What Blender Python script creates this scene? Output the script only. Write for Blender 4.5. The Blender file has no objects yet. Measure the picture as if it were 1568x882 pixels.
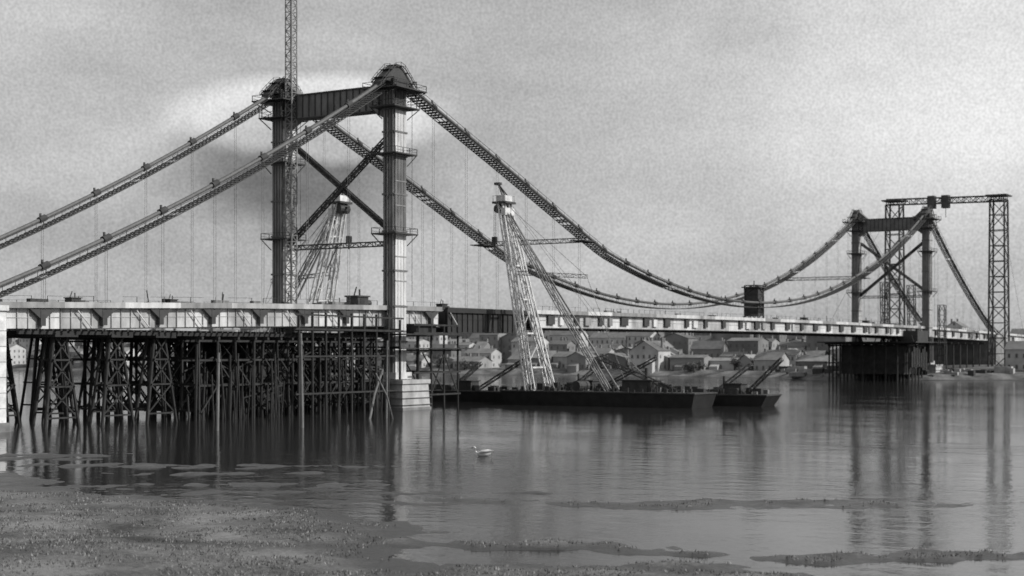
import bpy, math, random
from mathutils import Vector, noise
random.seed(7)
S=bpy.context.scene
# ---------------------------------------------------------------- materials
def mat(name,val,rough=0.7,var=0.35,scale=1.5,bump=0.0,stretch=(1,1,1),metal=0.0,fine=0.0):
    m=bpy.data.materials.new(name); m.use_nodes=True
    nt=m.node_tree; N=nt.nodes; L=nt.links
    b=N['Principled BSDF']; b.inputs['Roughness'].default_value=rough; b.inputs['Metallic'].default_value=metal
    geo=N.new('ShaderNodeNewGeometry')
    mp=N.new('ShaderNodeMapping'); mp.inputs['Scale'].default_value=stretch
    L.new(geo.outputs['Position'],mp.inputs['Vector'])
    n=N.new('ShaderNodeTexNoise'); n.inputs['Scale'].default_value=scale; n.inputs['Detail'].default_value=6; n.inputs['Roughness'].default_value=0.65
    L.new(mp.outputs[0],n.inputs['Vector'])
    r=N.new('ShaderNodeMapRange'); r.inputs[1].default_value=0.3; r.inputs[2].default_value=0.7
    r.inputs[3].default_value=val*(1-var); r.inputs[4].default_value=val*(1+var)
    L.new(n.outputs['Fac'],r.inputs[0])
    L.new(r.outputs[0],b.inputs['Base Color'])
    if bump>0:
        bp=N.new('ShaderNodeBump'); bp.inputs['Strength'].default_value=bump; bp.inputs['Distance'].default_value=0.1
        L.new(n.outputs['Fac'],bp.inputs['Height']); L.new(bp.outputs[0],b.inputs['Normal'])
    return m
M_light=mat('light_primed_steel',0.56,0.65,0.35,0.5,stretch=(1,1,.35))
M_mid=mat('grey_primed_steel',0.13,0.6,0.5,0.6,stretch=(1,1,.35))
M_dark=mat('dark_steel',0.04,0.6,0.4,0.8)
M_web=mat('girder_paint',0.38,0.7,0.5,0.3,stretch=(1,1,.5))
M_black=mat('unpainted_steel',0.02,0.65,0.4,0.5)
M_brk=mat('bracket_steel',0.045,0.65,0.4,0.5)
M_cable=mat('wire_rope',0.10,0.6,0.3,2)
M_plank=mat('catwalk_plank',0.055,0.85,0.5,1.5)
M_rope=mat('thin_rope',0.16,0.7,0.2,1)
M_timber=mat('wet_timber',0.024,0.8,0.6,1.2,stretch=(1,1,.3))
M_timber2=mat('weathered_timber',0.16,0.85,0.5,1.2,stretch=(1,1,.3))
M_conc=mat('concrete',0.36,0.85,0.5,0.35,0.3,stretch=(1,1,.6))
M_conc_d=mat('stained_concrete',0.2,0.85,0.4,0.4,0.3)
M_white=mat('white_paint',0.62,0.6,0.35,0.8)
M_hull=mat('tarred_hull',0.018,0.6,0.5,0.6)
M_glass=mat('window_dark',0.04,0.3,0.3,0.3)
M_road=mat('deck_plate',0.15,0.9,0.3,0.6)
M_mid2=mat('rib_steel',0.24,0.6,0.4,0.6,stretch=(1,1,.35))
M_mid3=mat('stay_steel',0.22,0.6,0.3,.8)
M_far=mat('hazed_far_steel',0.14,.8,.4,.4)  # far steel copy, distance haze painted into its tone
M_farl=mat('hazed_light_far_steel',0.40,.8,.4,.4)  # light far steel, haze put into the base colour
M_fard=mat('hazed_dark_far_steel',0.07,.8,.4,.4)  # dark far steel, base colour lifted to imitate haze
# ---------------------------------------------------------------- mesh builder
class MB:
    def __init__(s): s.v=[];s.f=[];s.m=[]
    def quad(s,a,b,c,d,m=0):
        i=len(s.v); s.v+=[tuple(a),tuple(b),tuple(c),tuple(d)]; s.f.append((i,i+1,i+2,i+3)); s.m.append(m)
    def tri(s,a,b,c,m=0):
        i=len(s.v); s.v+=[tuple(a),tuple(b),tuple(c)]; s.f.append((i,i+1,i+2)); s.m.append(m)
    def hexa(s,P,m=0):
        i=len(s.v); s.v+=[tuple(p) for p in P]
        for q in ((0,3,2,1),(4,5,6,7),(0,1,5,4),(1,2,6,5),(2,3,7,6),(3,0,4,7)):
            s.f.append(tuple(i+k for k in q)); s.m.append(m)
    def bx(s,x0,x1,y0,y1,z0,z1,m=0):
        s.hexa([(x0,y0,z0),(x1,y0,z0),(x1,y1,z0),(x0,y1,z0),(x0,y0,z1),(x1,y0,z1),(x1,y1,z1),(x0,y1,z1)],m)
    def beam(s,p,q,w,h=None,m=0,w2=None):
        p=Vector(p);q=Vector(q);h=h or w; d=q-p
        if d.length<1e-6:return
        d.normalize(); up=Vector((0,0,1)) if abs(d.z)<0.95 else Vector((0,1,0))
        a=d.cross(up).normalized(); b=a.cross(d).normalized()
        k=(w2/w) if w2 else 1
        P=[p-a*w/2-b*h/2,p+a*w/2-b*h/2,p+a*w/2+b*h/2,p-a*w/2+b*h/2]
        Q=[q-a*w/2*k-b*h/2*k,q+a*w/2*k-b*h/2*k,q+a*w/2*k+b*h/2*k,q-a*w/2*k+b*h/2*k]
        s.hexa(P+Q,m)
    def tube(s,pts,r,n=8,m=0):
        pts=[Vector(p) for p in pts]; base=len(s.v); rr=r if isinstance(r,(list,tuple)) else [r]*len(pts)
        for i,p in enumerate(pts):
            d=(pts[min(i+1,len(pts)-1)]-pts[max(i-1,0)]).normalized()
            up=Vector((0,0,1)) if abs(d.z)<0.95 else Vector((0,1,0))
            a=d.cross(up).normalized(); b=a.cross(d).normalized()
            for k in range(n):
                t=2*math.pi*k/n; s.v.append(tuple(p+a*math.cos(t)*rr[i]+b*math.sin(t)*rr[i]))
        for i in range(len(pts)-1):
            for k in range(n):
                s.f.append((base+i*n+k,base+i*n+(k+1)%n,base+(i+1)*n+(k+1)%n,base+(i+1)*n+k)); s.m.append(m)
        s.f.append(tuple(base+k for k in range(n))); s.m.append(m)
        s.f.append(tuple(base+(len(pts)-1)*n+k for k in range(n))); s.m.append(m)
    def lattice(s,p,q,w,nseg,ch,br,m=0,w1=None,w2=None):
        p=Vector(p);q=Vector(q); d=(q-p).normalized(); up=Vector((0,0,1)) if abs(d.z)<0.9 else Vector((0,1,0))
        a=d.cross(up).normalized(); b=a.cross(d).normalized(); w1=w1 or w; w2=w2 or w1
        R=[]
        for i in range(nseg+1):
            t=i/nseg; c=p.lerp(q,t); ww=w1+(w2-w1)*t
            R.append([c+a*sx*ww/2+b*sy*ww/2 for sx,sy in ((-1,-1),(1,-1),(1,1),(-1,1))])
        for k in range(4): s.beam(R[0][k],R[-1][k],ch,None,m)
        for i in range(nseg):
            for k in range(4):
                k2=(k+1)%4
                s.beam(R[i][k],R[i][k2],br,None,m)
                if (i+k)%2: s.beam(R[i][k],R[i+1][k2],br,None,m)
                else: s.beam(R[i][k2],R[i+1][k],br,None,m)
        for k in range(4): s.beam(R[-1][k],R[-1][(k+1)%4],br,None,m)
    def obj(s,name,mats,parent=None,smooth=False):
        me=bpy.data.meshes.new(name); me.from_pydata(s.v,[],s.f)
        for mm in mats: me.materials.append(mm)
        me.polygons.foreach_set('material_index',s.m)
        if smooth: me.polygons.foreach_set('use_smooth',[True]*len(s.f))
        me.update(); o=bpy.data.objects.new(name,me); S.collection.objects.link(o)
        if parent: o.parent=parent
        return o
def empty(name):
    o=bpy.data.objects.new(name,None); S.collection.objects.link(o); return o
# ---------------------------------------------------------------- bridge geometry
SPAN=315.0; W=25.6; TOPZ=59.5; MIDZ=23.1; SIDE=94.0
def interp(x,pts):
    if x<=pts[0][0]: return pts[0][1]
    for (a,b),(c,d) in zip(pts,pts[1:]):
        if x<=c: return b+(d-b)*(x-a)/(c-a)
    return pts[-1][1]
def deckz(u): return interp(u,[(-140,15.4),(-86,16.7),(-40,17.7),(0,18.3),(80,18.75),(157,18.95),(235,18.9),(315,18.6),(400,17.6),(600,14.5)])
def cabz(u):
    if u<0:
        t=-u/SIDE; return TOPZ+(16.0-TOPZ)*t-4*2.6*t*(1-t)
    if u>SPAN:
        t=(u-SPAN)/SIDE; return TOPZ+(16.8-TOPZ)*t-4*2.6*t*(1-t)
    z=MIDZ+(TOPZ-MIDZ)*((157.5-u)/157.5)**2
    if u<78: z+=2.2*math.sin(math.pi*u/78)
    return z
bridge=empty('suspension_bridge')
HS=10.9
hang=[u for u in [-HS*k-2.2 for k in range(1,8)]]+[HS*k+1 for k in range(1,29) if HS*k+1<312]+[SPAN+HS*k+2.2 for k in range(1,8)]
def make_tower(u0,nm,MS):
    mL,mM,mD,mR=MS
    lg=MB(); sc=MB(); br=MB()
    for sgn,v0 in ((-1,0.0),(1,W)):
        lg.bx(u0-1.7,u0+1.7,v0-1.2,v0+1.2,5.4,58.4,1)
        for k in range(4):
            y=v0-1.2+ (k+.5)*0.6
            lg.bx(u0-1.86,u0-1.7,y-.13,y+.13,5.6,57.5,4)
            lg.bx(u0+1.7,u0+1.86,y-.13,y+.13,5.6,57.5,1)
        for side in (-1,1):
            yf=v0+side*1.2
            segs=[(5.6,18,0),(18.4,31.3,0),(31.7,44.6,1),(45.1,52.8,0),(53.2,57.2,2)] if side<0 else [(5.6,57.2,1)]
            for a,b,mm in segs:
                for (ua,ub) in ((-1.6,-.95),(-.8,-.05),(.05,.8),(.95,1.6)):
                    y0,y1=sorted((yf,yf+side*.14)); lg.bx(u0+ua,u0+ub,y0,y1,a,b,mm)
                n=max(1,int((b-a)/4.3))
                for i in range(1,n):
                    z=a+(b-a)*i/n; y0,y1=sorted((yf,yf+side*.2)); lg.bx(u0-1.64,u0+1.64,y0,y1,z-.1,z+.1,4)
        for z in (12,18.2,24.5,31.5,38,44.8,49,53):
            lg.bx(u0-1.93,u0+1.93,v0-1.42,v0+1.42,z-.16,z+.16,1)
        lg.bx(u0-2.4,u0+2.4,v0-2,v0+2,5.4,6.6,0)
        lg.bx(u0-2.1,u0+2.1,v0-1.55,v0+1.55,57.2,58.3,2)
        prof=[(-5.2,57.3),(-3.4,58.9),(-1.3,60.6),(.2,60.9),(1.5,60.5),(3.4,58.9),(5.2,57.1)]
        for (a,za),(b,zb) in zip(prof,prof[1:]):
            lg.hexa([(u0+a,v0-.8,min(za,58.2)-.5),(u0+b,v0-.8,min(zb,58.2)-.5),(u0+b,v0+.8,min(zb,58.2)-.5),(u0+a,v0+.8,min(za,58.2)-.5),
                     (u0+a,v0-.8,za),(u0+b,v0-.8,zb),(u0+b,v0+.8,zb),(u0+a,v0+.8,za)],2)
            for sv in (-1.25,1.25):
                sc.beam((u0+a,v0+sv,za-.1),(u0+b,v0+sv,zb-.1),.14); sc.beam((u0+a,v0+sv,za+.5),(u0+b,v0+sv,zb+.5),.07); sc.beam((u0+a,v0+sv,za-.1),(u0+a,v0+sv,za+.5),.07)
            sc.beam(((u0+(a+b)/2),v0-1.25,(za+zb)/2+.08),((u0+(a+b)/2),v0+1.25,(za+zb)/2+.08),.9,.08)
        for z,wu,wv in ((56.3,4.6,3.8),(53.2,3.8,2.8),(45.0,3.3,2.6),(30.9,3.4,2.7)):
            sc.bx(u0-wu,u0+wu,v0-wv,v0-1.5,z,z+.22,0); sc.bx(u0-wu,u0+wu,v0+1.5,v0+wv,z,z+.22,0)
            sc.bx(u0-wu,u0-2,v0-1.5,v0+1.5,z,z+.22,0); sc.bx(u0+2,u0+wu,v0-1.5,v0+1.5,z,z+.22,0)
            for su in (-1,1):
                for sv in (-1,1):
                    sc.beam((u0+su*wu*.95,v0+sv*wv*.95,z),(u0+su*1.8,v0+sv*1.4,z-1.9),.16)
                    sc.beam((u0+su*wu*.97,v0+sv*wv*.97,z),(u0+su*wu*.97,v0+sv*wv*.97,z+1.2),.1)
                    sc.beam((u0+su*wu*.3,v0+sv*wv*.97,z),(u0+su*wu*.3,v0+sv*wv*.97,z+1.2),.1)
                sc.beam((u0+su*wu*.97,v0-wv*.97,z+1.15),(u0+su*wu*.97,v0+wv*.97,z+1.15),.08)
            for sv in (-1,1):
                sc.beam((u0-wu*.97,v0+sv*wv*.97,z+1.15),(u0+wu*.97,v0+sv*wv*.97,z+1.15),.08)
                sc.beam((u0-wu*.97,v0+sv*wv*.97,z+.6),(u0+wu*.97,v0+sv*wv*.97,z+.6),.06)
        for su in (-1,1):
            for sv in (-1,1):
                sc.beam((u0+su*3.4,v0+sv*2.3,53.2),(u0+su*3.4,v0+sv*2.3,58.3),.12)
            sc.beam((u0+su*3.4,v0-2.3,58.2),(u0+su*3.4,v0+2.3,58.2),.12)
        for sv in (-1,1):
            sc.beam((u0-3.4,v0+sv*2.3,58.2),(u0+3.4,v0+sv*2.3,58.2),.12); sc.beam((u0-3.4,v0+sv*2.3,53.4),(u0+3.4,v0+sv*2.3,56.2),.1)
        for k in (-.3,.3): lg.beam((u0-2.25,v0+.2+k,8),(u0-2.25,v0+.2+k,56),.07,None,3)
        for k in range(70): lg.beam((u0-2.25,v0-.1,8+k*.68),(u0-2.25,v0+.5,8+k*.68),.05,None,3)
        lg.beam((u0+2.6,v0-1.9,20),(u0+2.6,v0-1.9,53),.07,None,3)
    n=16
    for i in range(n):
        a=1.2+(W-2.4)*i/n; b=1.2+(W-2.4)*(i+1)/n
        def top(v):
            e=min(v-1.2,W-1.2-v); return 57.2+max(0,(3.4-e))*0.9
        def bot(v):
            e=min(v-1.2,W-1.2-v); return 53.1-max(0,(3.0-e))*0.6
        br.hexa([(u0-1.1,a,bot(a)),(u0+1.1,a,bot(a)),(u0+1.1,b,bot(b)),(u0-1.1,b,bot(b)),
                 (u0-1.1,a,top(a)),(u0+1.1,a,top(a)),(u0+1.1,b,top(b)),(u0-1.1,b,top(b))],0)
        br.bx(u0-1.28,u0-1.1,a-.08,a+.08,bot(a)+.1,top(a)-.1,1)
    br.bx(u0-1.4,u0+1.4,4.8,W-4.8,57.22,57.42,1)
    br.bx(u0-1.4,u0+1.4,4.4,W-4.4,52.9,53.08,1)
    def boom(p,q):
        br.lattice(p,q,.75,16,.2,.1,1)
        br.beam(p,q,.32,None,1)
    boom((u0,1.3,48.4),(u0,W-1.3,30.0)); boom((u0+.9,1.3,31.6),(u0+.9,W-1.3,48.8))
    br.lattice((u0,1.3,29.4),(u0,W-1.3,29.4),.8,14,.16,.1,1)
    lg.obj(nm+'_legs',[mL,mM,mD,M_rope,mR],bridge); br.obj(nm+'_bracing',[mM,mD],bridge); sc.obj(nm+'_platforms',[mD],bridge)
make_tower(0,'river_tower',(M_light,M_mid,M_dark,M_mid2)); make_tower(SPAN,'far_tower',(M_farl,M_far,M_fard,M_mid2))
def pier(u0,nm,z0=-4):
    p=MB()
    def bat(x0,x1,y0,y1,z0,z1,k,m):
        p.hexa([(x0-k,y0-k,z0),(x1+k,y0-k,z0),(x1+k,y1+k,z0),(x0-k,y1+k,z0),(x0,y0,z1),(x1,y0,z1),(x1,y1,z1),(x0,y1,z1)],m)
    for (a,b) in ((-4,4.2),(W-4.2,W+4)):
        bat(u0-3.2,u0+4.6,a,b,z0,4.6,.5,0); p.bx(u0-3.5,u0+4.9,a-.3,b+.3,4.6,5.3,0)
        for z in (.9,2.1,3.3): p.bx(u0-3.75+z*.06,u0+5.15-z*.06,a-.55+z*.06,b+.55-z*.06,z,z+.07,1)
    bat(u0-2.5,u0+3.5,4.2,W-4.2,z0,3.6,.3,1)
    bat(u0-3.6,u0+5.0,-4.4,W+4.4,z0,.45,.1,1)
    p.obj(nm,[M_conc,M_conc_d],bridge)
pier(0,'river_pier'); pier(SPAN,'far_pier')
a=MB(); a.bx(-101,-86.1,-1.6,W+1.6,-4,15.6,0); a.bx(-101.3,-85.9,-1.9,W+1.9,15.6,16.3,0); a.bx(-101.4,-85.8,-2.0,W+2,-4,1.2,1)
for z in (3,5,7,9,11,13): a.bx(-101.05,-86.05,-1.65,W+1.65,z,z+.06,1)
a.obj('anchorage_pier',[M_white,M_conc_d],bridge)
a=MB(); a.bx(402,418,-1.6,W+1.6,0,15.6,0); a.bx(401.7,418.3,-1.9,W+1.9,15.6,16.3,1); a.obj('far_anchorage_pier',[M_conc_d,M_conc],bridge)
cb=MB(); cw=MB(); hg=MB()
us=[-SIDE+i*(2*SIDE+SPAN)/260 for i in range(261)]
for v0 in (0,W):
    pts=[(u,v0,cabz(u)) for u in us]; cb.tube(pts,.33,8,0)
    for u in hang:
        z=cabz(u); d=Vector((1,0,cabz(u+.5)-cabz(u-.5))).normalized()
        c=Vector((u,v0,z)); cb.tube([c-d*.7,c+d*.7],.52,8,1)
        cb.beam(c-d*.4+Vector((0,0,.3)),c-d*.4+Vector((0,0,1.0)),.25,None,1)
        if z-deckz(u)>2:
            if not 70<u<262:
                for dv in (-.22,.22): hg.beam((u,v0+dv,z-.3),(u,v0+dv,deckz(u)),.04)
    def rng(a,b): 
        n=int((b-a)/.9); return [a+(b-a)*i/n for i in range(n+1)]
    for (a_,b_) in ((-88,-3.6),(3.6,SPAN-3.6),(SPAN+3.6,SPAN+88)):
        P=rng(a_,b_); off=1.25
        for u in P:
            z=cabz(u)-off; sl=cabz(u+.3)-cabz(u-.3); sl/=.6
            l=.27/math.sqrt(1+sl*sl)
            if random.random()<.96: cw.beam((u-l,v0,z-l*sl),(u+l,v0,z+l*sl),2.5+random.uniform(-.12,.12),.09,0)
        step=4
        for i in range(0,len(P)-step,step):
            ua,ub=P[i],P[i+step]
            for sv in (-1.2,-.5,.5,1.2):
                cw.beam((ua,v0+sv,cabz(ua)-off-.1),(ub,v0+sv,cabz(ub)-off-.1),.12,None,1)
            for sv in (-1.25,1.25):
                cw.beam((ua,v0+sv,cabz(ua)-off),(ua,v0+sv,cabz(ua)-off+1.2),.06,None,1)
                cw.beam((ua,v0+sv,cabz(ua)-off+1.15),(ub,v0+sv,cabz(ub)-off+1.15),.07,None,1)
for u in (68,247):
    z=cabz(u)-1.6
    cw.lattice((u,-1,z),(u,W+1,z),.9,22,.12,.07,1)
    cw.bx(u-.7,u+.7,-1,W+1,z-.5,z-.4,0)
    for v0 in (0,W): cw.bx(u-2.6,u+2.6,v0-1.8,v0+1.8,z-.35,z-.15,0)
cb.obj('main_cables',[M_cable,M_dark],bridge,True); cw.obj('catwalks',[M_plank,M_dark],bridge); hg.obj('hangers',[M_rope],bridge)
def deck(u0,u1,nm,dark=False,drop=0.0,dep=3.6):
    d=MB(); n=max(1,int(round((u1-u0)/1.82)))
    X=[u0+(u1-u0)*i/n for i in range(n+1)]
    wm=2 if dark else 0
    fm=0
    for i,(a,b) in enumerate(zip(X,X[1:])):
        za,zb=deckz(a)-drop,deckz(b)-drop
        if i%6==0: fm=random.choice((0,1,0,5)) if u0<0 else random.choice((0,1,1,5))
        def seg(y0,y1,t,bt,m): d.hexa([(a,y0,za+bt),(b,y0,zb+bt),(b,y1,zb+bt),(a,y1,za+bt),(a,y0,za+t),(b,y0,zb+t),(b,y1,zb+t),(a,y1,za+t)],m)
        for (s,yy) in ((-1,1.0),(1,W-1.0)):
            y0,y1=sorted((yy,yy+s*.06)); seg(y0,y1,-.75,-dep+.1,wm if dark else (0 if (i//6)%3 else 1))
            y0,y1=sorted((yy-s*.4,yy+s*.5)); seg(y0,y1,-dep+.1,-dep-.06,3 if not dark else 2); seg(y0,y1,-.62,-.75,wm)
            if u0<40:
                y0,y1=sorted((yy+s*.06,yy+s*.26)); d.hexa([(a-.05,y0,za-dep+.1),(a+.05,y0,za-dep+.1),(a+.05,y1,za-dep+.1),(a-.05,y1,za-dep+.1),(a-.05,y0,za-.75),(a+.05,y0,za-.75),(a+.05,y1,za-.75),(a-.05,y1,za-.75)],wm)
            y0,y1=sorted((yy+s*.06,yy+s*.14)); seg(y0,y1,-1.9,-2.0,wm)
            if not dark:
                y0,y1=sorted((yy+s*.85,yy+s*1.0)); seg(y0,y1,.1,-.7,fm)
                y0,y1=sorted((yy-s*.5,yy+s*.85)); seg(y0,y1,-.3,-.6,1)
        seg(1.5,W-1.5,-.35,-.62,4)
        if i%3==0:
            d.bx(a-.15,a+.15,1.07,W-1.07,za-dep+.8,za-.64,3)
        if i%3==0 and i+3<len(X):
            c=X[i+3]; d.beam((a,1.1,za-dep+.4),(c,W/2,za-dep+.4),.3,None,3); d.beam((a,W-1.1,za-dep+.4),(c,W/2,za-dep+.4),.3,None,3)
    if dark:
        # plated ends and top cover make the fresh section a closed dark box
        for y in (1.0,W-1.0): d.bx(u0-.1,u0+.1,y-.5,y+.5,deckz(u0)-drop-dep,deckz(u0)-drop-.1,2)
        d.bx(u0+.2,u1-.2,.62,1.3,deckz(u0)-drop-.6,deckz(u0)-drop+.25,2)
    if not dark:
        for u in hang+[0,SPAN]:
            if u0-.1<u<u1+.1:
                z=deckz(u)
                for s,yy in ((-1,.94),(1,W-.94)):
                    if u<40:
                        y0,y1=sorted((yy,yy+s*.75)); d.bx(u-.42,u+.42,y0,y1,z-3.1,z-.9,6)
                        for sg in (-1,1):
                            d.hexa([(u+sg*.4,yy+s*.3,z-2.1),(u+sg*.45,yy+s*.3,z-2.1),(u+sg*.45,yy+s*.7,z-2.1),(u+sg*.4,yy+s*.7,z-2.1),
                                    (u+sg*.4,yy+s*.3,z-.85),(u+sg*2.2,yy+s*.3,z-.85),(u+sg*2.2,yy+s*.7,z-.85),(u+sg*.4,yy+s*.7,z-.85)],6)
                        d.beam((u+6.2,yy+s*.5,z-.9),(u+8.6,yy+s*.5,z-3.2),.14,None,1)
                    else:
                        w_=random.uniform(1.6,3.2); y0,y1=sorted((yy,yy+s*.5)); d.bx(u-w_/2,u+w_/2,y0,y1,z-2.8,z-.9,6)
                        if random.random()<.5: d.bx(u+3.5,u+3.5+random.uniform(1,3),y0,y1,z-2.9,z-1.2,random.choice((1,5)))
        k=u0
        while k<u1-2.7:
            for yy in (0.1,W-.1):
                z=deckz(k)-.3; z2=deckz(k+2.7)-.3
                if random.random()<.8: d.beam((k,yy,z),(k,yy,z+1.25),.07,None,3)
                if random.random()<.7: d.beam((k,yy,z+1.2),(k+2.7,yy,z2+1.2),.05,None,3)
            k+=2.7
    d.obj(nm,[M_web,M_light,M_black,M_dark,M_road,M_mid2,M_brk],bridge)
deck(-86,14.8,'side_span_deck'); deck(17.4,46.2,'new_deck_section',True,.15,4.5); deck(48.5,480,'main_span_deck')
d=MB()
for u in (445,475):
    for v in (3,W-3): d.bx(u-1.2,u+1.2,v-1.5,v+1.5,0,13.5,0)
d.obj('approach_piers',[M_conc],bridge)
m=MB(); u=167; z=deckz(u)-.3; v=0.6
m.lattice((u,v+2,z),(u,v+2,z+9.3),3.8,4,.35,.2,0); m.bx(u-2.6,u+2.6,v-.6,v+4.6,z+8.6,z+8.9,0)
m.bx(u-1.7,u+1.7,v+.2,v+3.8,z+1,z+8.5,0); m.bx(u+2.6,u+3.6,v+.6,v+2.6,z+6.4,z+6.6,0); m.beam((u,v+2,z+9),(u,v+2,z+10.6),.2)
m.obj('erection_tower',[M_dark])
def winch_hut(u,v,sc=1.0):
    h=MB(); z=deckz(u)-.35
    h.bx(u-1.2*sc,u+1.2*sc,v-1*sc,v+1*sc,z,z+1.5*sc,0); h.bx(u-1.4*sc,u+1.4*sc,v-1.2*sc,v+1.2*sc,z+1.5*sc,z+1.7*sc,0)
    h.bx(u-.6*sc,u+.3*sc,v-1.05*sc,v-1.0*sc,z+.6*sc,z+1.3*sc,1)
    h.tube([(u+.5*sc,v,z+1.6*sc),(u+.5*sc,v,z+2.6*sc)],.12*sc,8,0); h.tube([(u+1.2*sc,v-.5,z+.7*sc),(u+2.2*sc,v-.5,z+.7*sc)],.45*sc,10,0)
    h.beam((u-1.5*sc,v,z),(u-.2*sc,v,z+2.9*sc),.14*sc,None,0)
    h.obj('winch_hut',[M_dark,M_glass])
winch_hut(-7.5,2.5,1.25); winch_hut(-70,4,.7); winch_hut(-52,3,.6); winch_hut(19,3,.7); winch_hut(205,3,.8); winch_hut(262,4,.9)
st=MB()
for i in range(60):
    u=random.choice([random.uniform(-84,-6),random.uniform(50,300)]); v=random.uniform(1,8); z=deckz(u)-.34
    l=random.uniform(.5,4); h=random.uniform(.3,1.1)
    st.bx(u-l/2,u+l/2,v,v+.8,z,z+h,random.randint(0,1))
    if i%4==0: st.beam((u,v,z),(u+random.uniform(-.6,.6),v,z+random.uniform(1.4,2.6)),.12,None,0)
st.obj('stacked_materials',[M_dark,M_timber2])
g=empty('guyed_mast'); m=MB()
m.lattice((-1.6,22.4,17.9),(-1.6,22.4,84),1.45,58,.19,.1,0); m.obj('mast_lattice',[M_mid2],g)
m=MB()
for q in ((-1.0,W,60),(0,24.5,46)): m.beam((-1.6,22.4,q[2]),q,.12)
m.obj('mast_ties',[M_dark],g)
# ---------------------------------------------------------------- floating sheerlegs cranes
def floating_crane(u0,vb,sgn,nm='floating_crane',L=41):
    P=empty(nm); h=MB()
    y0,y1=sorted((vb,vb+sgn*L))
    h.hexa([(u0-4.2,y0+1,-1.6),(u0+4.2,y0+1,-1.6),(u0+4.2,y1-1,-1.6),(u0-4.2,y1-1,-1.6),(u0-4.8,y0,1.9),(u0+4.8,y0,1.9),(u0+4.8,y1,1.9),(u0-4.8,y1,1.9)],0)
    h.bx(u0-4.95,u0+4.95,y0-.15,y1+.15,1.9,2.15,1)
    for k in range(int(L/3)):
        yy=y0+1.5+k*3
        for su in (-1,1): h.tube([(u0+su*4.6,yy,2.1),(u0+su*4.6,yy,2.7+.3*(k%3))],.14,6,1)
    h.obj('pontoon_hull',[M_hull,M_dark],P)
    w=MB(); yb=vb+sgn*6
    head=Vector((u0+.2,vb-sgn*2.5,39.0))
    for su in (-1,1):
        w.lattice((u0+su*3.9,yb,2.1),tuple(head+Vector((su*1.0,0,0))),1.35,11,.26,.1,0,None,1.0)
    for t in (.12,.3,.48,.66,.82):
        c=Vector((u0,yb,2.1)).lerp(head,t); hw=3.9+(1.0-3.9)*t
        w.beam(c+Vector((-hw,0,0)),c+Vector((hw,0,0)),.3,None,0)
        c2=Vector((u0,yb,2.1)).lerp(head,t+.14); hw2=3.9+(1.0-3.9)*(t+.14)
        w.beam(c+Vector((-hw,0,0)),c2+Vector((hw2,0,0)),.12,None,0)
    w.obj('sheerlegs',[M_white],P)
    b=MB(); ye=vb+sgn*22
    b.lattice((u0-1.8,ye,2.2),tuple(head+Vector((-.5,sgn*.8,-2))),.9,12,.17,.07,0)
    b.beam((u0+2.4,ye,2.2),tuple(head+Vector((.6,sgn*.8,-2))),.3,None,0)
    for t in (.2,.4,.6,.8):
        c=Vector((u0,ye,2.2)).lerp(head,t); b.beam(c+Vector((-1.5,0,0)),c+Vector((1.7,0,0)),.14,None,0)
    b.beam((u0-3,yb+sgn*5,2.2),tuple(head+Vector((-.5,0,-8))),.22,None,0)
    jb=Vector((u0,yb,2.1)).lerp(head,.62)
    b.lattice(tuple(jb),(u0+1,jb.y+sgn*15,jb.z-1),.7,10,.1,.06,0)
    b.beam((u0+1,jb.y+sgn*15,jb.z-1),tuple(head),.07,None,0); b.beam((u0+1,jb.y+sgn*15,jb.z-1),(u0+1,ye+sgn*2,4),.07,None,0)
    b.obj('back_stays',[M_mid3],P)
    t=MB()
    t.bx(head.x-1.9,head.x+1.9,head.y-1.6,head.y+1.6,head.z-.3,head.z+.1,1)
    t.bx(head.x-1.5,head.x+1.3,head.y-1.1,head.y+.9,head.z+.1,head.z+1.3,0); t.bx(head.x-1.9,head.x+1.5,head.y+sgn*1.0-.5,head.y+sgn*1.0+.5,head.z-2.6,head.z-1.2,0)
    t.tube([(head.x-1.5,head.y-sgn*.6,head.z-1.3),(head.x+1.5,head.y-sgn*.6,head.z-1.3)],.9,12,1)
    for su in (-1,1):
        for sv in (-1,1): t.beam((head.x+su*1.8,head.y+sv*1.4,head.z),(head.x+su*1.8,head.y+sv*1.4,head.z+1.3),.1,None,0)
        t.beam((head.x+su*1.8,head.y-1.4,head.z+1.25),(head.x+su*1.8,head.y+1.4,head.z+1.25),.08,None,0)
        t.beam((head.x+su*.5,head.y,head.z+1.2),(head.x,head.y-sgn*1.4,head.z+3.8),.2,None,1)
    t.beam((head.x,head.y+sgn*1,head.z+1),(head.x,head.y-sgn*1.4,head.z+3.8),.22,None,1); t.bx(head.x-.5,head.x+.5,head.y-sgn*1.4-.6,head.y-sgn*1.4+.6,head.z+3.5,head.z+4.0,1)
    hp=Vector((head.x,head.y-sgn*2.2,head.z-1.2)); t.beam((head.x,head.y,head.z-.9),hp,.35,None,1)
    for k in (-.25,.25): t.beam(hp+Vector((k,0,0)),hp+Vector((k,0,-5.5)),.06,None,1)
    t.bx(hp.x-.45,hp.x+.45,hp.y-.4,hp.y+.4,hp.z-7,hp.z-5.5,1); t.tube([(hp.x,hp.y,hp.z-7),(hp.x,hp.y,hp.z-8.1)],.15,6,1)
    for k in (-1,1): t.beam(head+Vector((k*.5,sgn*1,0)),(u0+k,vb+sgn*28,5),.05,None,2)
    t.obj('crane_head',[M_white,M_dark,M_rope],P)
    c=MB(); yc=vb+sgn*28
    c.bx(u0-2.2,u0+2.2,yc-3,yc+3,2.15,4.2,0); c.bx(u0-2.5,u0+2.5,yc-3.3,yc+3.3,4.2,4.4,1)
    for k in (-1.8,0,1.8):
        c.bx(u0-2.23,u0-2.2,yc+k-.4,yc+k+.4,3.0,3.8,2)
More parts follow.
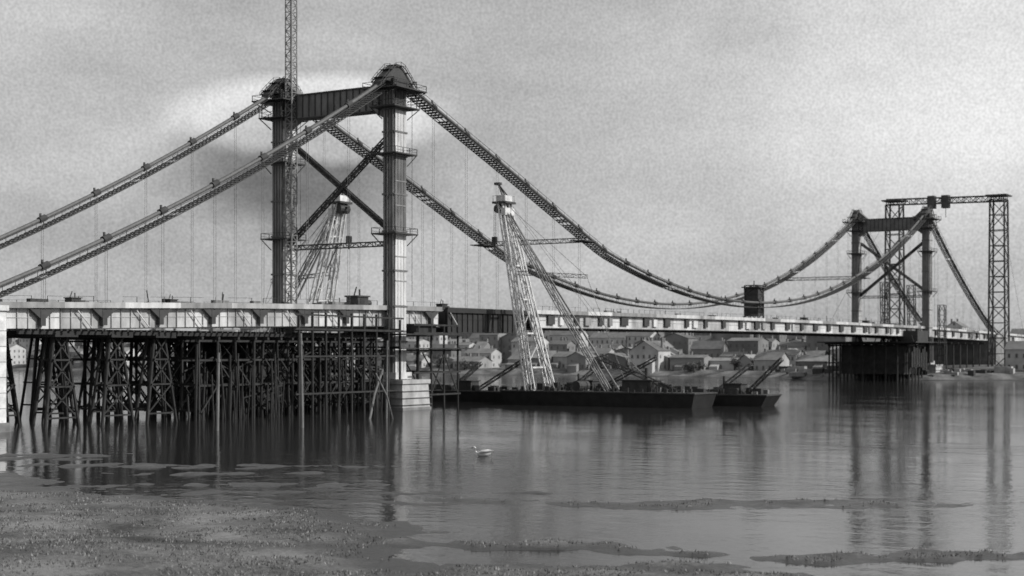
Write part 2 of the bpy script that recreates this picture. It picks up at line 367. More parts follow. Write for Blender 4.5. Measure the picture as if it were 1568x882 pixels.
    c.tube([(u0,yc-1,4.4),(u0,yc-1,6.6)],.3,10,1); c.tube([(u0-2,yb+sgn*9,3.1),(u0+2,yb+sgn*9,3.1)],.95,14,1)
    c.lattice((u0-1,vb+sgn*36,2.2),(u0-2,vb+sgn*20,8.5),.7,10,.12,.07,0)
    c.lattice((u0+1,vb+sgn*31,2.2),(u0+1,vb+sgn*25,7.5),.5,6,.1,.06,3)
    for k in range(60):
        yy=y0+random.uniform(1,L-1); uu=u0+random.uniform(-4,3.4); s=random.uniform(.3,1.1)
        c.bx(uu,uu+s,yy-s*.7,yy+s*.7,2.15,2.15+s*random.uniform(.5,1.8),random.choice((1,1,1,0,3)))
    c.obj('winch_house',[M_dark,M_dark,M_glass,M_timber2],P); P.location.z=.6
floating_crane(36,-2.5,-1); floating_crane(19,28.5+1.5,1)
def barge(u0,y0,y1,nm,jib=True):
    P=empty(nm); h=MB()
    h.hexa([(u0-3,y0+1.6,-1),(u0+3,y0+1.6,-1),(u0+3,y1-1.6,-1),(u0-3,y1-1.6,-1),(u0-3.6,y0,1.6),(u0+3.6,y0,1.6),(u0+3.6,y1,1.6),(u0-3.6,y1,1.6)],0)
    h.bx(u0-3.75,u0+3.75,y0-.1,y1+.1,1.6,1.85,1)
    h.obj('hull',[M_hull,M_dark],P); c=MB(); ym=(y0+y1)/2
    c.bx(u0-1.5,u0+1.5,ym-1.5,ym+1.8,1.85,3.7,0); c.bx(u0-1.8,u0+1.8,ym-1.8,ym+2.1,3.7,3.9,1)
    for k in (-.9,.1,1.0): c.bx(u0-1.53,u0-1.5,ym+k-.28,ym+k+.28,2.7,3.4,2)
    for k in (-.8,.6): c.bx(u0+k-.3,u0+k+.3,ym-1.53,ym-1.5,2.7,3.4,2)
    c.tube([(u0,ym+2.6,1.85),(u0,ym+2.6,5.2)],.25,10,1)
    if jib: 
        c.lattice((u0,ym-2,1.9),(u0-1,y0-2,8.5),.6,8,.12,.07,1); c.lattice((u0+1,ym+5,1.9),(u0,ym-3,7.5),.6,8,.12,.07,3)
    for k in range(26):
        yy=random.uniform(y0+1,y1-1); uu=u0+random.uniform(-3,2.4); s=random.uniform(.3,1.2); c.bx(uu,uu+s,yy,yy+s*1.5,1.85,1.85+s,random.choice((1,3,1)))
    c.obj('deckhouse',[M_dark,M_dark,M_glass,M_timber2],P); P.location.z=.35
barge(44,1,26,'work_barge'); barge(50,-51,-36,'work_barge'); barge(60,-20,8,'work_barge')
# ---------------------------------------------------------------- timber trestle
T=empty('timber_trestle'); t=MB()
def pile(u,v,z1,r=.19,du=0,dv=0,m=0): t.tube([(u+du,v+dv,-2),(u,v,z1)],r,7,m)
def bent(u,z1,dense,vs):
    for v in vs:
        pile(u+random.uniform(-.25,.25),v+random.uniform(-.3,.3),z1,random.uniform(.15,.24),random.uniform(-.5,.5),random.uniform(-.5,.5))
    a,b=vs[0],vs[-1]
    t.beam((u,a-.8,z1),(u,b+.8,z1),.4,.4,0)
    for z in (1.6,5.2,9):
        z+=random.uniform(-.3,.3)
        t.beam((u-.25,a-.4,z),(u-.25,b+.4,z+random.uniform(-.2,.2)),.14,.28,0)
    lv=[1.2,5,9,z1]
    for i in range(len(vs)-1):
        for za,zb in zip(lv,lv[1:]):
            if random.random()<.55: t.beam((u-.2,vs[i],za),(u-.2,vs[i+1],zb),.12,.22,0)
            if random.random()<.55: t.beam((u+.2,vs[i+1],za),(u+.2,vs[i],zb),.12,.22,0)
for uc in (-76,-66,-57.5):
    for v in (0.5,12.5,25):
        for du in (-1.7,1.7):
            t.tube([(uc+du*1.9,v-1.2,-2),(uc+du*.6,v-.6,12.4)],.24,7); t.tube([(uc+du*1.9,v+1.4,-2),(uc+du*.6,v+.8,12.4)],.22,7)
            t.tube([(uc+du*1.25,v,-2),(uc+du*.5,v,12.4)],.18,7)
            for z in (2.2,5.6,9.2):
                k=1.9-1.3*(z+2)/14.4; t.beam((uc+du*k,v-1.3,z),(uc+du*k,v+1.5,z),.13,.24)
        for z,z2 in ((1.4,5.6),(5.6,9.2),(9.2,12.2)):
            k=1.7*(1.9-1.3*(z+2)/14.4); k2=1.7*(1.9-1.3*(z2+2)/14.4)
            t.beam((uc-k,v-1,z),(uc+k,v-1,z),.13,.24); t.beam((uc-k,v-1,z),(uc+k2,v-1,z2),.12,.2); t.beam((uc+k,v-1,z),(uc-k2,v-1,z2),.12,.2)
    t.bx(uc-2,uc+2,-1.5,W+1.5,12.3,12.8,0)
u=-50.5; vs=[-1.2+i*3.5 for i in range(9)]
while u<-4:
    bent(u,12.3,True,vs)
    u+=random.uniform(2.6,4.4)
for v in vs:
    for z in (5.2,9,11.9):
        if random.random()<.8: t.beam((-51,v+.25,z),(-4,v+.25,z),.2,.3)
    t.beam((-84,v,12.85),(-4,v,12.85),.3,.45)
for v in (-1.6,3,10): 
    k=-50.5
    while k<-8:
        if random.random()<.6: t.beam((k,v,1.2),(k+3.6,v,5.2),.12,.2)
        if random.random()<.45: t.beam((k+3.6,v,5.2),(k,v,9),.12,.2)
        k+=3.6
k=-84
while k<-2:
    t.bx(k,k+.3,-2.2+random.uniform(-.5,.3),W+2.2,13.1,13.35,0); k+=1.2
t.bx(-33,-24,4,18,1.0,12,0); t.bx(-33.2,-23.8,3.8,18.2,6.2,6.5,0)
t.bx(-16,-9,8,20,1.0,10,0)
for i in range(100):
    u=random.uniform(-55,-3); v=random.uniform(-3.2,2); z=random.uniform(3,12)
    t.tube([(u,v,-2),(u+random.uniform(-.9,.9),v+random.uniform(-.3,.6),z)],random.uniform(.09,.22),6)
for i in range(24):
    u=random.uniform(-54,-10); z=random.uniform(1,10); t.beam((u,random.uniform(-2.5,1),z),(u+random.uniform(3,8),random.uniform(-2,1),z+random.uniform(-2.5,2.5)),.12,.2)
for u in [-30+i*3.4 for i in range(9)]:
    h=16.6 if u<-4 else 15.8
    t.tube([(u,-3.2,-2),(u,-3.2,h)],.22,7); 
    t.beam((u,-3.2,14.1),(u,0,14.1),.2,.3); t.beam((u,-3.2,11),(u,-1,11),.2,.3)
t.beam((-31,-3.4,16.2),(-2,-3.4,16.0),.15,.28); t.beam((-31,-3.4,13.9),(-2,-3.4,13.8),.18,.34); t.beam((-31,-3.4,9.5),(-4,-3.4,9.5),.15,.28); t.beam((-31,-3.4,3.5),(-4,-3.4,3.5),.15,.28)
t.bx(-31,-2,-3.1,-1.4,13.6,13.75,0)
for u in (3,7,11,15.5):
    for v in (-3,3,10,17,24,28):
        t.tube([(u,v,5.3 if u<5 and (v<5 or v>20) else -2),(u,v,15.2 if v<0 else 13.8)],.2,7)
for z in (15.0,13.5,10.5,6.5,2.5):
    t.beam((4.8 if z<5.5 else 1.5,-3.1,z),(16.2,-3.1,z),.15,.3)
    for v in (3,10,17,24): t.beam((5.2,v,z*.97),(16.2,v,z*.97),.15,.3)
    t.beam((15.5,-3,z),(15.5,28,z),.15,.3); t.beam((11,-3,z),(11,28,z),.15,.3)
t.bx(-4,17.5,-4.6,-1.9,13.15,13.4,0); t.bx(-4,17.5,-4.6,-1.9,10.7,10.9,0); t.beam((7,-3,2.5),(11,-3,10),.15,.22); t.beam((15.5,-3,2.5),(11,-3,10),.15,.22)
t.bx(3,9,-2.6,6,13.4,15.2,0)
for v in (0,5,10,15,20): t.beam((15.5,v,2.5),(15.5,v+5,10),.15,.22)
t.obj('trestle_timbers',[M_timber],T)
def mooring(u,v,z,du=0,dv=0,r=.22):
    m=MB(); m.tube([(u,v,-3),(u+du*.5,v+dv*.5,z*.5),(u+du,v+dv,z)],[r,r*.95,r*.8],9); m.tube([(u+du*.9,v+dv*.9,z*.88),(u+du*.92,v+dv*.92,z*.92)],r*1.2,9); m.obj('mooring_pile',[M_timber2])
mooring(-69.6,-22.6,10.2,.3); mooring(-57.5,-26.9,12.8,-.4); mooring(-33,-18.9,7.6,5,0.5,.2); mooring(-28,-19,12,0.3,0,.18); mooring(-29,-22,7.0,-3.0,2,.15)
# ---------------------------------------------------------------- erection gantry on far bank
G=empty('gantry_crane'); g=MB()
for v in (-8,33): g.lattice((381,v,3),(381,v,68.5),6.4,11,.6,.3,0,None,5.4)
g.lattice((381,-11,68.8),(381,36,69.6),2.2,20,.4,.22,0)
for v in (12.5,18): g.bx(379.5,382.5,v-1.4,v+1.4,66.2,71.2,0); g.tube([(381,v,66.2),(381,v,60+v*.2)],.12,6,0)
for v in (-8,33): g.bx(376.5,385.5,v-4,v+4,69.7,70.2,0)
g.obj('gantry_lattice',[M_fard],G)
g=MB()
for q in ((381,70,4),(430,-8,4)): g.beam((381,-8 if q[1]<30 else 33,69),q,.08)
g.obj('gantry_guys',[M_rope],G)
FT=empty('construction_staging'); t=MB()
for u in [288+i*3.6 for i in range(6)]:
    for v in [-2+i*4 for i in range(8)]:
        t.tube([(u,v,-2),(u,v,12.6)],.3,6)
    t.beam((u,-3,12.6),(u,W+2,12.6),.5,.5); t.beam((u,-3,6),(u,W+2,6),.3,.4)
for v in [-2+i*4 for i in range(8)]:
    t.beam((287,v,12),(306,v,12),.4,.5)
t.bx(289,304,0,22,2.2,12,0); t.bx(286,322,-5,W+4,12.9,13.3,0); t.bx(291,303,-4,5,13.3,17.0,0); t.bx(306,311,-3.5,-1.6,6,15,0)
for k in range(9): t.bx(288+k*2,289+k*2,-3,-2.2,3+random.uniform(0,2),random.uniform(8,12.5),0)
for u in [324+i*9 for i in range(8)]:
    for v in (1,W-1): t.tube([(u,v,1),(u,v,13)],.3,6)
    t.beam((u,-1,13),(u,W+1,13),.5,.6)
t.lattice((309,-7,5),(309,-7,26),2.2,6,.25,.15)
for u in (300,330): t.lattice((u,10,13),(u+2,11,34),2.4,8,.25,.15)
for i in range(22):
    u=random.uniform(284,322); v=random.uniform(-6,20); z0=13.3; t.beam((u,v,z0),(u+random.uniform(-3,3),v,z0+random.uniform(1,4)),.25)
t.obj('staging_timbers',[mat('far_timber',.04,.8,.5,.6)],FT)
# ---------------------------------------------------------------- ground
EDGE=[(-4000,-130),(-200,-136),(-143,-148),(-128,-153),(-118,-156),(-104,-145),(-90,-140),(-60,-135),(-38,-124),(0,-108),(40,-103),(4000,-103)]
R=Vector((.53,-.848)); Fv=Vector((.848,.53))
ISL=[(-121.5,-118,13,2.4,.14),(-148,-118,6,1.8,.22),(-150.5,-128,3.0,1.5,.30),(-143,-134.5,5,1.5,.16),(-138,-140,6,1.6,.12),(-126,-82,7,1.4,.07),(-117,-60,11,1.6,.06),(-115,-41,6,3,.10),(-132,-97,7,1.3,.08),(-152,-110,6,2.0,.15),(-146,-125,5,1.1,.1),(-121,-70,7,1.0,.05),(-128,-92,9,.9,.05)]
def gh(u,v):
    if u>200:
        e=320-22*math.exp(-((v-16)/36)**4)+4*noise.noise(Vector((v*.02,0,8)))+1.5*noise.noise(Vector((v*.11,0,3)))
        d=u-e
        if d<0: return max(-3,d*.35)
        h=min(2.6,d*.3)
        if u<330: h=min(h,2.0+.03*d)
        return h+min(11,max(0,(u-345)*.035))+ (noise.noise(Vector((u*.01,v*.01,0)))*.6 if u>345 else noise.noise(Vector((u*.1,v*.05,0)))*.4)
    e=interp(v,EDGE); d=e-u
    n1=noise.noise(Vector((u*.08,v*.08,3)))
    d+=n1*7+noise.noise(Vector((u*.22,v*.22,9)))*2.5
    h=d*.042 if d>0 else max(-3,d*.03)
    if -220<u<-95 and -190<v<-20:
        h+=noise.noise(Vector((u*.5,v*.5,1)))*.10+noise.noise(Vector((u*1.3,v*1.3,5)))*.06
        for (cu,cv,la,lb,amp) in ISL:
            x=u-cu;y=v-cv
            if abs(x)<25 and abs(y)<25:
                a=(x*R.x+y*R.y)/la+.5*noise.noise(Vector((u*.15,v*.15,11))); b=(x*Fv.x+y*Fv.y)/lb+1.3*noise.noise(Vector((u*.17,v*.17,13)))
                r2=a*a+b*b
                if r2<6:
                    hh=amp-(r2)*amp*.8+noise.noise(Vector((u*.4,v*.4,7)))*.26+noise.noise(Vector((u*1.2,v*1.2,2)))*.09
                    h=max(h,hh)
    return h
US=[-6000,-3000,-1500,-800,-500,-350,-280,-250,-235]+[-225+.6*i for i in range(216)]+[-90,-70,-40,0,60,140,220,270,280,286,290]+[292+2*i for i in range(29)]+[360,380,400,430,470,520,600,700,850,1000,1300,1800,2600,4000,8000]
VS=[-6000,-3000,-1500,-800,-500,-350,-280,-240,-210,-195]+[-185+.6*i for i in range(258)]+[-28,-24,-20]+[-10+8*i for i in range(112)]+[1000,1300,1800,2600,4000,8000]
vv=[(u,v,gh(u,v)) for u in US for v in VS]; nv=len(VS)
ff=[(i*nv+j,(i+1)*nv+j,(i+1)*nv+j+1,i*nv+j+1) for i in range(len(US)-1) for j in range(nv-1)]
me=bpy.data.meshes.new('ground'); me.from_pydata(vv,[],ff); me.polygons.foreach_set('use_smooth',[True]*len(ff)); me.update()
gr=bpy.data.objects.new('ground',me); S.collection.objects.link(gr)
gm=bpy.data.materials.new('grass_and_mud'); gm.use_nodes=True; nt=gm.node_tree; N=nt.nodes; L=nt.links; b=N['Principled BSDF']
geo=N.new('ShaderNodeNewGeometry'); sx=N.new('ShaderNodeSeparateXYZ'); L.new(geo.outputs['Position'],sx.inputs[0])
n1=N.new('ShaderNodeTexNoise'); n1.inputs['Scale'].default_value=3.0; n1.inputs['Detail'].default_value=10; n1.inputs['Roughness'].default_value=.8; L.new(geo.outputs['Position'],n1.inputs['Vector'])
n2=N.new('ShaderNodeTexNoise'); n2.inputs['Scale'].default_value=.16; n2.inputs['Detail'].default_value=6; L.new(geo.outputs['Position'],n2.inputs['Vector'])
mu=N.new('ShaderNodeMath'); mu.operation='MULTIPLY'; L.new(n1.outputs['Fac'],mu.inputs[0]); L.new(n2.outputs['Fac'],mu.inputs[1])
g1=N.new('ShaderNodeMapRange'); g1.inputs[1].default_value=.15; g1.inputs[2].default_value=.36; g1.inputs[3].default_value=.035; g1.inputs[4].default_value=.24; L.new(mu.outputs[0],g1.inputs[0])
zr=N.new('ShaderNodeMapRange'); zr.inputs[1].default_value=.06; zr.inputs[2].default_value=.30; L.new(sx.outputs['Z'],zr.inputs[0])
mx=N.new('ShaderNodeMix'); mx.inputs[2].default_value=.045; L.new(zr.outputs[0],mx.inputs[0]); L.new(g1.outputs[0],mx.inputs[3]); L.new(mx.outputs[0],b.inputs['Base Color'])
rr=N.new('ShaderNodeMapRange'); rr.inputs[3].default_value=.3; rr.inputs[4].default_value=.95; L.new(zr.outputs[0],rr.inputs[0]); L.new(rr.outputs[0],b.inputs['Roughness'])
bp=N.new('ShaderNodeBump'); bp.inputs['Distance'].default_value=.15; bp.inputs['Strength'].default_value=.9; L.new(n1.outputs['Fac'],bp.inputs['Height']); L.new(bp.outputs[0],b.inputs['Normal'])
me.materials.append(gm)
gt=MB(); cnt=0
while cnt<26000:
    F=random.uniform(45,112); s=random.uniform(-.36,.36)
    u=-218+F*.848+F*s*.53; v=-160.7+F*.53-F*s*.848
    if random.random()>.75 and s>0: continue
    h=gh(u,v); cnt+=1
    if h<.1: continue
    if noise.noise(Vector((u*.35,v*.35,4)))<-.15: continue
    for k in range(3):
        a=random.uniform(0,6.28); w=random.uniform(.02,.05); l=random.uniform(.05,.15)
        dx,dy=math.cos(a)*w,math.sin(a)*w; ox,oy=random.uniform(-.25,.25),random.uniform(-.25,.25)
        gt.tri((u+ox-dx,v+oy-dy,h-.03),(u+ox+dx,v+oy+dy,h-.03),(u+ox+random.uniform(-.1,.1),v+oy+random.uniform(-.1,.1),h+l),0 if random.random()<.6 else 1)
gt.obj('grass',[mat('grass_blade',.09,.8,.5,1),mat('dry_grass_blade',.26,.8,.3,1)])
# ---------------------------------------------------------------- water
w=MB(); w.quad((-6000,-6000,0),(8000,-6000,0),(8000,8000,0),(-6000,8000,0)); wo=w.obj('water',[])
wm=bpy.data.materials.new('river_water'); wm.use_nodes=True; nt=wm.node_tree;N=nt.nodes;L=nt.links;b=N['Principled BSDF']
b.inputs['Base Color'].default_value=(.025,.025,.025,1); b.inputs['Roughness'].default_value=.06; b.inputs['IOR'].default_value=1.20
geo=N.new('ShaderNodeNewGeometry')
def nz(sc,st,rot=0,det=4):
    mp=N.new('ShaderNodeMapping'); mp.inputs['Scale'].default_value=st; mp.inputs['Rotation'].default_value=(0,0,rot); L.new(geo.outputs['Position'],mp.inputs['Vector'])
    n=N.new('ShaderNodeTexNoise'); n.inputs['Scale'].default_value=sc; n.inputs['Detail'].default_value=det; n.inputs['Roughness'].default_value=.6; L.new(mp.outputs[0],n.inputs['Vector']); return n
a1=nz(2.0,(1,1,1)); a2=nz(.4,(1.0,.6,1),.5); a3=nz(.03,(1,.5,1),.3)
m1=N.new('ShaderNodeMapRange'); m1.inputs[1].default_value=.38; m1.inputs[2].default_value=.62; m1.inputs[3].default_value=.35; m1.inputs[4].default_value=1; L.new(a3.outputs['Fac'],m1.inputs[0])
m2=N.new('ShaderNodeMath'); m2.operation='MULTIPLY_ADD'; m2.inputs[1].default_value=5.0; L.new(a2.outputs['Fac'],m2.inputs[0]); L.new(a1.outputs['Fac'],m2.inputs[2])
m3=N.new('ShaderNodeMath'); m3.operation='MULTIPLY'; L.new(m1.outputs[0],m3.inputs[0]); L.new(m2.outputs[0],m3.inputs[1])
bp=N.new('ShaderNodeBump'); bp.inputs['Strength'].default_value=.26; bp.inputs['Distance'].default_value=.06; L.new(m3.outputs[0],bp.inputs['Height']); L.new(bp.outputs[0],b.inputs['Normal'])
wo.data.materials.append(wm)
# ---------------------------------------------------------------- far town
walls=[mat('render_%d'%i,x,.9,.3,.12) for i,x in enumerate((.18,.24,.30,.38,.46))]  # wall, roof and window tones lifted to imitate distance haze
roofs=[mat('roof_%d'%i,x,.85,.3,.3) for i,x in enumerate((.13,.18,.26))]
M_win=mat('window_glass',.10,.4,.3,.3)
def house(u,v,wd,dp,h,rh,nm='town_house',wl=None,ridge='v'):
    z=gh(u,v)-.5; m=MB(); x0,x1=u-dp/2,u+dp/2; y0,y1=v-wd/2,v+wd/2; zt=z+h
    m.bx(x0,x1,y0,y1,z-1,zt,0); o=.4
    if ridge=='v':
        m.quad((x0-o,y0-o,zt-.1),(x0-o,y1+o,zt-.1),(u,y1+o,zt+rh),(u,y0-o,zt+rh),1); m.quad((x1+o,y1+o,zt-.1),(x1+o,y0-o,zt-.1),(u,y0-o,zt+rh),(u,y1+o,zt+rh),1)
        m.tri((x0,y0,zt),(x1,y0,zt),(u,y0,zt+rh-.2),0); m.tri((x0,y1,zt),(x1,y1,zt),(u,y1,zt+rh-.2),0)
    else:
        m.quad((x0-o,y0-o,zt-.1),(x1+o,y0-o,zt-.1),(x1+o,v,zt+rh),(x0-o,v,zt+rh),1); m.quad((x1+o,y1+o,zt-.1),(x0-o,y1+o,zt-.1),(x0-o,v,zt+rh),(x1+o,v,zt+rh),1)
        m.tri((x0,y0,zt),(x0,y1,zt),(x0,v,zt+rh-.2),0); m.tri((x1,y0,zt),(x1,y1,zt),(x1,v,zt+rh-.2),0)
        if rh>2.5: m.bx(x0-.04,x0,v-.5,v+.5,zt+.6,zt+1.8,2)
    nf=max(1,int(h/2.9)); fh=h/nf
    for f in range(nf):
        zb=z+f*fh+1.0
        n=max(2,int(wd/2.6))
        for k in range(n):
            yc=y0+(k+.5)*wd/n
            if random.random()<.9: m.bx(x0-.05,x0,yc-.42,yc+.42,zb,zb+1.3,2); m.bx(x0-.12,x0,yc-.6,yc+.6,zb-.15,zb-.02,3)
        n=max(2,int(dp/3))
        for k in range(n):
            xc=x0+(k+.5)*dp/n
            if random.random()<.9: m.bx(xc-.42,xc+.42,y0-.05,y0,zb,zb+1.3,2)
    for k in range(random.randint(1,3)):
        yc=random.uniform(y0+1,y1-1); m.bx(u-.45+1.2,u+.45+1.2,yc-.4,yc+.4,zt+rh*.3,zt+rh+1.3,3)
    if random.random()<.6:
        l=random.uniform(2.5,5); hh=h*random.uniform(.3,.5); yb=random.uniform(y0,y1-l)
        m.hexa([(x0-3,yb,z-1),(x0-.01,yb,z-1),(x0-.01,yb+l,z-1),(x0-3,yb+l,z-1),(x0-3,yb,z+hh),(x0-.01,yb,z+hh+1.1),(x0-.01,yb+l,z+hh+1.1),(x0-3,yb+l,z+hh)],random.choice((0,3)))
    m.obj(nm,[wl or random.choice(walls),random.choice(roofs),M_win,M_conc_d])
for (ur,v0,v1,hm) in ((336,62,700,5),(352,50,700,7.5),(371,30,720,10),(398,40,760,12.5),(435,40,800,13),(500,-110,900,13),(560,-120,950,14)):
    v=v0
    while v<v1:
        wd=random.uniform(5,15) if ur<380 else random.uniform(8,20)
        if random.random()<(.84 if ur>340 else .6):
            house(ur+random.uniform(-5,5),v+wd/2,wd,random.uniform(7,11),hm*random.uniform(.45,1.15),random.uniform(1.0,3.4),ridge=random.choice('vvu'))
        v+=wd+random.choice((.3,.3,.3,2,5))
house(330,505,26,12,9,2.5,'factory_building',walls[4]); house(333,565,30,12,10,2.5,'factory_building',walls[4]); house(333,420,22,12,7,2.5,'factory_building',walls[4]); house(333,118,13,11,8,4,'white_gabled_house',walls[4],'u')
house(352,-27,16,10,8,3,'riverside_house',walls[4]); house(374,-33,14,10,9,3,'riverside_house',walls[3]); house(400,-30,18,10,9,3,'riverside_house',walls[4])
def church(u,v):
    m=MB(); z=gh(u,v); m.bx(u-3,u+3,v-3,v+3,z-1,z+13,0)
    for a,b in (((u-3.3,v-3.3),(u+3.3,v-3.3)),((u+3.3,v-3.3),(u+3.3,v+3.3)),((u+3.3,v+3.3),(u-3.3,v+3.3)),((u-3.3,v+3.3),(u-3.3,v-3.3))): m.tri((*a,z+13),(*b,z+13),(u,v,z+20),1)
    m.bx(u-3.05,u-3,v-.6,v+.6,z+9.5,z+12,2); m.bx(u+3,u+18,v-4.5,v+4.5,z-1,z+7,0)
    m.quad((u+3,v-5,z+7),(u+18,v-5,z+7),(u+18,v,z+11),(u+3,v,z+11),1); m.quad((u+18,v+5,z+7),(u+3,v+5,z+7),(u+3,v,z+11),(u+18,v,z+11),1)
    m.obj('church',[walls[4],roofs[0],M_glass])
church(330,352)
q=MB()
for i in range(170):
    u=random.uniform(299,345); v=random.uniform(-28,75); z=gh(u,v)
    if z<.3 or (abs(u-315)<6 and -5<v<31): continue
    s=random.uniform(.5,2.8); q.bx(u,u+s,v,v+s*random.uniform(.6,2.5),z-.3,z+s*random.uniform(.3,.95),random.choice((0,1,2,2)))
q.obj('building_materials',[M_conc,M_mid2,M_dark])
tr=MB()
def tree(u,v,h,r):
    z=gh(u,v); tr.tube([(u,v,z-.3),(u+.2,v,z+h*.5),(u,v+.3,z+h*.85)],[.35,.22,.08],6,2)
    for k in range(5):
        a=random.uniform(0,6.28); tr.tube([(u,v,z+h*.4),(u+math.cos(a)*r*.7,v+math.sin(a)*r*.7,z+h*random.uniform(.55,.85))],[.14,.05],5,2)
    cl=[(random.gauss(0,.42)*r,random.gauss(0,.42)*r,h*.6+random.gauss(0,.2)*h) for _ in range(16)]
    for k in range(230):
        c=random.choice(cl); p=Vector((u+c[0]+random.gauss(0,.55),v+c[1]+random.gauss(0,.55),z+c[2]+random.gauss(0,.5)))
        a=Vector((random.uniform(-1,1),random.uniform(-1,1),random.uniform(-1,1))).normalized()*.42; b_=a.orthogonal().normalized()*.35
        tr.quad(p-a,p-b_,p+a,p+b_,random.randint(0,1))
for k in range(110):
    v=random.uniform(-70,700); u=random.choice((random.uniform(325,331),random.uniform(341,345),random.uniform(361,364)))
    if -12<v<58: continue
    tree(u,v,random.uniform(2.5,6),random.uniform(1.6,3.2))
tr.obj('distant_trees',[mat('foliage_dark',.06,.8,.4,.5),mat('foliage_light',.12,.8,.4,.5),M_timber])
hl=MB(); prev=None
for i in range(140):
    v=-900+i*22; h=9+5*noise.noise(Vector((v*.004,0,1)))+2.5*noise.noise(Vector((v*.03,0,4)))+.8*noise.noise(Vector((v*.2,2,4)))
    cur=[(760,v,10),(800,v,10+h*.7),(860,v,12+h*.7),(1000,v,10)]
    if prev:
        for k in range(3): hl.quad(prev[k],cur[k],cur[k+1],prev[k+1])
    prev=cur
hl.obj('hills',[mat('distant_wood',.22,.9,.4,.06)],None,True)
def swan(u,v,a,s=1.0):
    o=empty('swan'); m=MB(); ca,sa=math.cos(a),math.sin(a)
    def T(x,y,z): return (u+(x*ca-y*sa)*s,v+(x*sa+y*ca)*s,z*s)
    m.tube([T(-.75,0,.34),T(-.6,0,.28),T(-.3,0,.2),T(0,0,.18),T(.3,0,.18),T(.5,0,.22)],[.04,.16,.30,.33,.26,.08],10)
    m.tube([T(.42,0,.2),T(.58,0,.38),T(.55,0,.55),T(.6,0,.68),T(.7,0,.72),T(.8,0,.66)],[.1,.075,.06,.055,.075,.05],8)
    for sd in (-1,1): m.tube([T(-.85,sd*.12,.42),T(-.4,sd*.26,.42),T(.1,sd*.28,.34),T(.3,sd*.2,.26)],[.03,.14,.15,.05],8)
    m.obj('body',[M_white],o,True); k=MB(); k.tube([T(.8,0,.66),T(.95,0,.6)],[.05,.02],6); k.obj('beak',[M_dark],o)
swan(-90.5,-77.6,2.1,1.25)
# ---------------------------------------------------------------- light and sky
az=math.radians(160); el=math.radians(33)
sd=Vector((math.sin(az)*math.cos(el),math.cos(az)*math.cos(el),math.sin(el)))
sl=bpy.data.lights.new('sun','SUN'); sl.energy=3.6; sl.angle=math.radians(.6); sl.color=(1,.99,.97)
so=bpy.data.objects.new('sun',sl); S.collection.objects.link(so); so.rotation_euler=sd.to_track_quat('Z','Y').to_euler(); so.location=(0,-100,200)
wd=bpy.data.worlds.new('World'); S.world=wd; wd.use_nodes=True; nt=wd.node_tree; N=nt.nodes; L=nt.links; bg=N['Background']
sk=N.new('ShaderNodeTexSky'); sk.sky_type='NISHITA'; sk.sun_disc=False; sk.sun_elevation=el; sk.sun_rotation=az; sk.air_density=1.0; sk.dust_density=2.0
bw=N.new('ShaderNodeRGBToBW'); L.new(sk.outputs[0],bw.inputs[0])
tc=N.new('ShaderNodeTexCoord')
def math_(op,a,b_,c=None):
    n=N.new('ShaderNodeMath'); n.operation=op
    for i,x in enumerate((a,b_,c)):
        if x is None: continue
        if isinstance(x,(int,float)): n.inputs[i].default_value=x
        else: L.new(x,n.inputs[i])
    return n.outputs[0]
def snoise(sc,det,st=(1,1,1)):
    mp=N.new('ShaderNodeMapping'); mp.inputs['Scale'].default_value=st; L.new(tc.outputs['Generated'],mp.inputs['Vector'])
    n=N.new('ShaderNodeTexNoise'); n.inputs['Scale'].default_value=sc; n.inputs['Detail'].default_value=det; n.inputs['Roughness'].default_value=.55; L.new(mp.outputs[0],n.inputs['Vector']); return n.outputs['Fac']
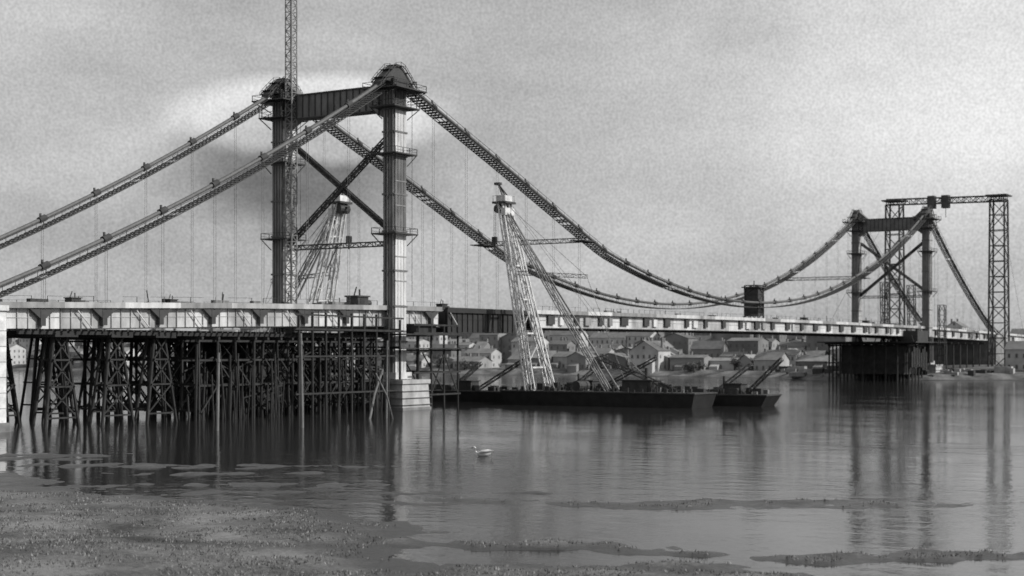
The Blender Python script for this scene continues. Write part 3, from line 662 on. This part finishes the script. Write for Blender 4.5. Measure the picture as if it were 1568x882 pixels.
def blob(dr,st,r0,r1,lo,hi,wob,ns=9):
    nn=N.new('ShaderNodeTexNoise'); nn.inputs['Scale'].default_value=ns; nn.inputs['Detail'].default_value=6; L.new(tc.outputs['Generated'],nn.inputs['Vector'])
    vs=N.new('ShaderNodeVectorMath'); vs.operation='SUBTRACT'; L.new(tc.outputs['Generated'],vs.inputs[0]); vs.inputs[1].default_value=dr
    vm=N.new('ShaderNodeVectorMath'); vm.operation='MULTIPLY'; L.new(vs.outputs[0],vm.inputs[0]); vm.inputs[1].default_value=st
    vl=N.new('ShaderNodeVectorMath'); vl.operation='LENGTH'; L.new(vm.outputs[0],vl.inputs[0])
    d=math_('ADD',vl.outputs['Value'],math_('MULTIPLY',math_('SUBTRACT',nn.outputs['Fac'],.5),wob))
    mr=N.new('ShaderNodeMapRange'); mr.interpolation_type='SMOOTHSTEP'; mr.inputs[1].default_value=r0; mr.inputs[2].default_value=r1; mr.inputs[3].default_value=hi; mr.inputs[4].default_value=lo; L.new(d,mr.inputs[0]); return mr.outputs[0]
c1=snoise(2.6,6,(1,1,2.5)); c2=snoise(620,0); c3=snoise(8,6,(1,1,3))
t=math_('MULTIPLY_ADD',c1,.9,.48)
t=math_('ADD',t,math_('MULTIPLY_ADD',c3,.55,-.275))
t=math_('ADD',t,blob((.758,.628,.150),(1,1,3.0),.065,.10,0,.58,.12,7))
t=math_('SUBTRACT',t,blob((.765,.64,.115),(1,1,2.0),.02,.13,0,.56,.14,12))
t=math_('ADD',t,blob((.68,.71,.13),(1,1,3),.0,.09,0,.16,.10,8))
t=math_('ADD',t,blob((.942,.22,.21),(1,1,1.3),.02,.30,0,.62,.24))
t=math_('ADD',t,blob((.62,.76,.24),(1,1,1.3),.02,.16,0,.25,.12))
t=math_('MULTIPLY',t,math_('MULTIPLY_ADD',c2,.40,.80))
bwm=math_('MULTIPLY_ADD',bw.outputs[0],.2,3.0)
col=math_('MULTIPLY',bwm,t)
L.new(col,bg.inputs['Color']); bg.inputs['Strength'].default_value=.145
# ---------------------------------------------------------------- camera
cam=bpy.data.cameras.new('camera'); co=bpy.data.objects.new('camera',cam); S.collection.objects.link(co); S.camera=co
co.location=(-218.0,-160.7,10.63); co.rotation_euler=(math.radians(90),0,math.radians(-58.0))
cam.lens=53.63; cam.sensor_width=36; cam.shift_y=(535-441)/1568.0; cam.clip_start=.5; cam.clip_end=20000
cam.dof.use_dof=True; cam.dof.focus_distance=125; cam.dof.aperture_fstop=.38   # soft old lens
S.view_settings.view_transform='Standard'; S.view_settings.look='None'; S.view_settings.exposure=0
